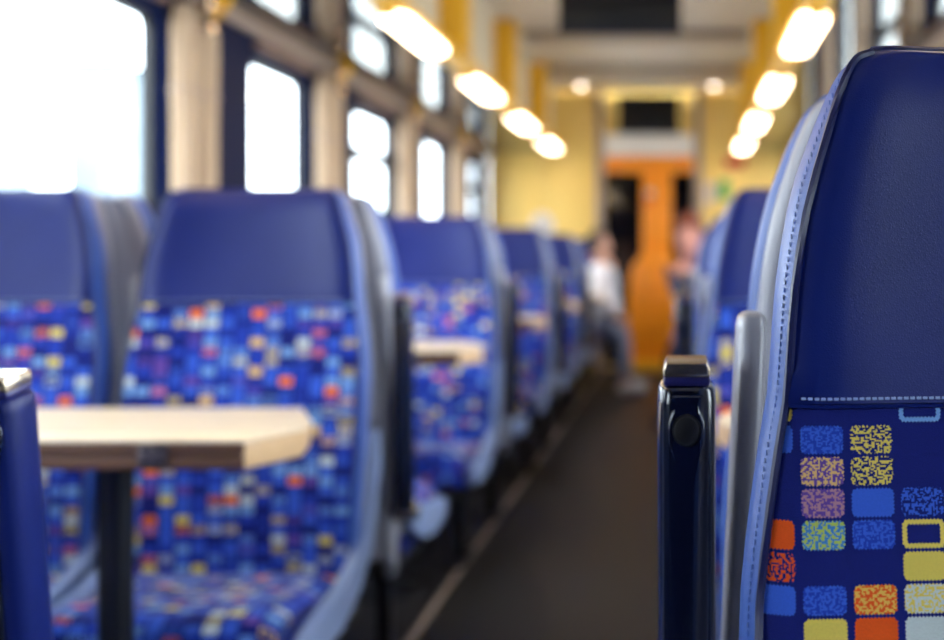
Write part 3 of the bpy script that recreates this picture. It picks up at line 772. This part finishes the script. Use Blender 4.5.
def person(label, hip, chest, head, kneeL, kneeR, footL, footR, elbL, elbR, hanL, hanR, face, sk, top, trs, hair, shoe, long=False):
    """joints in world space; face is the horizontal direction the head looks"""
    base = thing('person', (hip[0], hip[1], 0), label, 'person', 'passengers')
    off = Vector((hip[0], hip[1], 0)); V = lambda p: Vector(p) - off
    H, C, HD = V(hip), V(chest), V(head)
    f = Vector((face[0], face[1], 0)).normalized(); rt = Vector((f.y, -f.x, 0))
    axis = (C - H).normalized()
    bf = Vector((face[0], face[1], 0)).normalized()
    sL, sR = C + rt * -.165 + axis * .025, C + rt * .165 + axis * .025
    hL, hR = H - rt * .09, H + rt * .09
    neck = C + axis * .075 + (HD - C) * .1
    mid = H + (C - H) * .5
    kL, kR, fL, fR = V(kneeL), V(kneeR), V(footL), V(footR)
    eL, eR, nL, nR = V(elbL), V(elbR), V(hanL), V(hanR)
    # order: 0 hip 1 mid 2 chest 3 neck 4 head-base 5.. limbs
    hb = HD - Vector((0, 0, .075))
    body = [H, mid, C, neck, hb, HD, HD + Vector((0, 0, .06)), sL, eL, eL + (nL - eL) * .9, sR, eR, eR + (nR - eR) * .9, hL, kL, fL, hR, kR, fR]
    ed = [(0, 1), (1, 2), (2, 3), (3, 4), (4, 5), (5, 6), (2, 7), (7, 8), (8, 9), (2, 10), (10, 11), (11, 12), (0, 13), (13, 14), (14, 15), (0, 16), (16, 17), (17, 18)]
    rad = [.12, .105, .12, .05, .058, .078, .055, .058, .04, .027, .058, .04, .027, .085, .055, .038, .085, .055, .038]
    skin('body', body, ed, rad, sk, base)
    # shirt and trousers follow the body
    sh = [H, mid, C, C + axis * .085, sL, eL, eL + (nL - eL) * .75, sR, eR, eR + (nR - eR) * .75]
    skin('shirt', sh, [(0, 1), (1, 2), (2, 3), (2, 4), (4, 5), (5, 6), (2, 7), (7, 8), (8, 9)], [(.15, .125), (.14, .12), (.155, .13), .10, .085, .056, .045, .078, .056, .045], top, base)
    skin('trousers', [H, hL, kL, kL + (fL - kL) * .88, hR, kR, kR + (fR - kR) * .88], [(0, 1), (1, 2), (2, 3), (0, 4), (4, 5), (5, 6)], [.135, .10, .07, .055, .10, .07, .055], trs, base)
    rotf = Matrix.Rotation(math.atan2(f.y, f.x) - math.pi / 2, 4, 'Z')     # local +y looks along f
    for side_, ft in ((-1, fL), (1, fR)):
        bm = bmesh.new(); bm_box(bm, (-.045, -.08, -.06), (.045, .17, .03)); bmesh.ops.bevel(bm, geom=bm.edges[:], offset=.028, segments=3, affect='EDGES')
        bm.transform(Matrix.Translation(ft) @ rotf); add('shoe', from_bm('shoe', bm, shoe), base)
    # hands: palm, four fingers and a thumb in one skinned mesh
    for e_, h_, sg in ((eL, nL, -1), (eR, nR, 1)):
        d = (h_ - e_).normalized(); sdv = d.cross(Vector((0, 0, 1)))
        if sdv.length < .2: sdv = rt.copy()
        sdv.normalize(); up = sdv.cross(d)
        pts = [e_ + (h_ - e_) * .85, h_, h_ + d * .05]; ed2 = [(0, 1), (1, 2)]; rd = [.026, (.034, .018), (.036, .016)]
        for q in range(4):
            b0 = h_ + d * .07 + sdv * (-.027 + .018 * q); L = (.055, .068, .064, .048)[q]
            i0 = len(pts); pts += [b0, b0 + d * L * .55 - up * .006, b0 + d * L * .95 - up * .022]; ed2 += [(2, i0), (i0, i0 + 1), (i0 + 1, i0 + 2)]; rd += [.0095, .009, .0075]
        i0 = len(pts); pts += [h_ + d * .015 + sdv * (-.04 * sg), h_ + d * .045 + sdv * (-.06 * sg), h_ + d * .072 + sdv * (-.062 * sg)]
        ed2 += [(1, i0), (i0, i0 + 1), (i0 + 1, i0 + 2)]; rd += [.012, .0105, .009]
        skin('hand', pts, ed2, rd, sk, base, 0, 1)
    # head and face
    Hm = Matrix.Translation(HD) @ rotf
    def P3(x, y, z): return Hm @ Vector((x, y, z))
    hd = ellip('head', HD + Vector((0, 0, .01)), (.076, .094, .112), sk, base, rotf)
    ellip('nose', P3(0, .098, -.008), (.013, .02, .022), sk, hd)
    for sx in (-1, 1):
        ellip('ear', P3(sx * .078, -.005, 0), (.012, .02, .032), sk, hd)
        ellip('eye', P3(sx * .03, .084, .02), (.012, .008, .007), M['eye'], hd)
    ellip('mouth', P3(0, .086, -.05), (.022, .008, .006), M['hair_red'], hd)
    cut = lambda v: v.y > .028 and v.z < .055 or v.z < (-.16 if long else -.075)
    ellip('hair', HD + Vector((0, 0, .022)), (.09 if not long else .108, .107, .118 if not long else .18), hair, base, rotf, cut)
    return base
person('seated passenger in a white shirt leaning into the aisle on the left',
       (-.80, 10.08, .53), (-.66, 10.02, 1.0), (-.70, 9.92, 1.22), (-.50, 9.86, .52), (-.54, 10.12, .54), (-.46, 9.82, .07), (-.46, 10.12, .07),
       (-.62, 9.78, .76), (-.60, 10.24, .78), (-.52, 9.90, .61), (-.54, 10.10, .64), (.9, .25), M['skin'], M['shirt'], M['jeans'], M['hair_dark'], M['shoe_white'])
person('passenger with white hair seen over a far left seat back',
       (-1.0, 9.10, .53), (-1.02, 9.02, 1.03), (-1.06, 9.04, 1.33), (-1.10, 9.52, .54), (-.90, 9.52, .54), (-1.10, 9.50, .07), (-.90, 9.50, .07),
       (-1.22, 9.12, .78), (-.80, 9.12, .78), (-1.15, 9.36, .62), (-.88, 9.36, .62), (0, 1), M['skin'], M['grey_cloth'], M['darkcloth'], M['hair_white'], M['shoe'])
person('passenger with auburn hair and navy top leaning into the aisle on the right',
       (.20, 8.20, .53), (.06, 8.10, 1.0), (.045, 8.02, 1.235), (-.06, 7.92, .53), (-.04, 8.16, .53), (-.08, 7.88, .07), (-.08, 8.18, .07),
       (.04, 8.32, .76), (.06, 7.86, .76), (-.02, 8.16, .62), (.0, 7.96, .62), (-.55, -.8), M['skin2'], M['navycloth'], M['darkcloth'], M['hair_red'], M['shoe'], True)

# ------------------------------------------------------------------ outdoors, seen through the glass
gd = tag(add('ground', rbox('ground', (-160, -60, -1.4), (160, 160, -1.3), M['ballast'], 0)), 'pale ground outside the train windows', 'ground', kind='structure')
def building(x, y0, y1, h, label, m, face, dp=3):
    b = thing('building', (x, (y0 + y1) / 2, -1.3), label, 'building')
    L = (y1 - y0) / 2
    lo, hi = (-dp, 0) if face > 0 else (0, dp)
    add('walls', rbox('walls', (lo, -L, 0), (hi, L, h), M[m], .1), b)
    add('roof', rbox('roof', (lo - .3, -L - .3, h), (hi + .3, L + .3, h + .4), M['concrete2'], .05), b)
    wm = rbox('window', (-.06, -.8, 0), (.06, .8, 1.5), M['paneext'], .02)
    xx = hi if face > 0 else lo
    n = int(2 * L / 3.2)
    for r_ in range(int(h / 3.2)):
        for c in range(n): add('window', wm, b, (xx, -L + 1.6 + c * (2 * L - 3.2) / max(n - 1, 1), 1.2 + r_ * 3.2))
building(-36, 76, 90, 14.5, 'pale tall building outside the large left window', 'concrete2', 1)
building(-40, 67, 74, 9.0, 'low pale building outside the large left window', 'concrete', 1)
for q, (x, y, h) in enumerate([(-22, 76, 5.0), (-21, 84, 5.6), (-24, 52, 3.6)]):
    t = thing('tree', (x, y, -1.3), ['pale green tree outside the far left windows', 'taller pale green tree outside the farthest left windows', 'low pale tree outside the large left window'][q], 'tree')
    add('trunk', tube('trunk', [(0, 0, 0), (.05, .1, h * .5)], [.18, .1], M['trunk'], 8), t)
    bm = bmesh.new()
    for _ in range(260):
        a, e_, rr = rnd.uniform(0, 6.283), rnd.uniform(-1, 1), rnd.uniform(.5, 1) ** .5 * h * .32
        c = Vector((math.cos(a) * math.sqrt(1 - e_ * e_) * rr, math.sin(a) * math.sqrt(1 - e_ * e_) * rr, h * .66 + e_ * rr * 1.1))
        g_ = bmesh.ops.create_icosphere(bm, subdivisions=1, radius=rnd.uniform(.2, .42))['verts']
        for v in g_: v.co = Vector((v.co.x, v.co.y, v.co.z * .6)) + c
    add('crown', from_bm('crown', bm, M['leaf'], False), t)
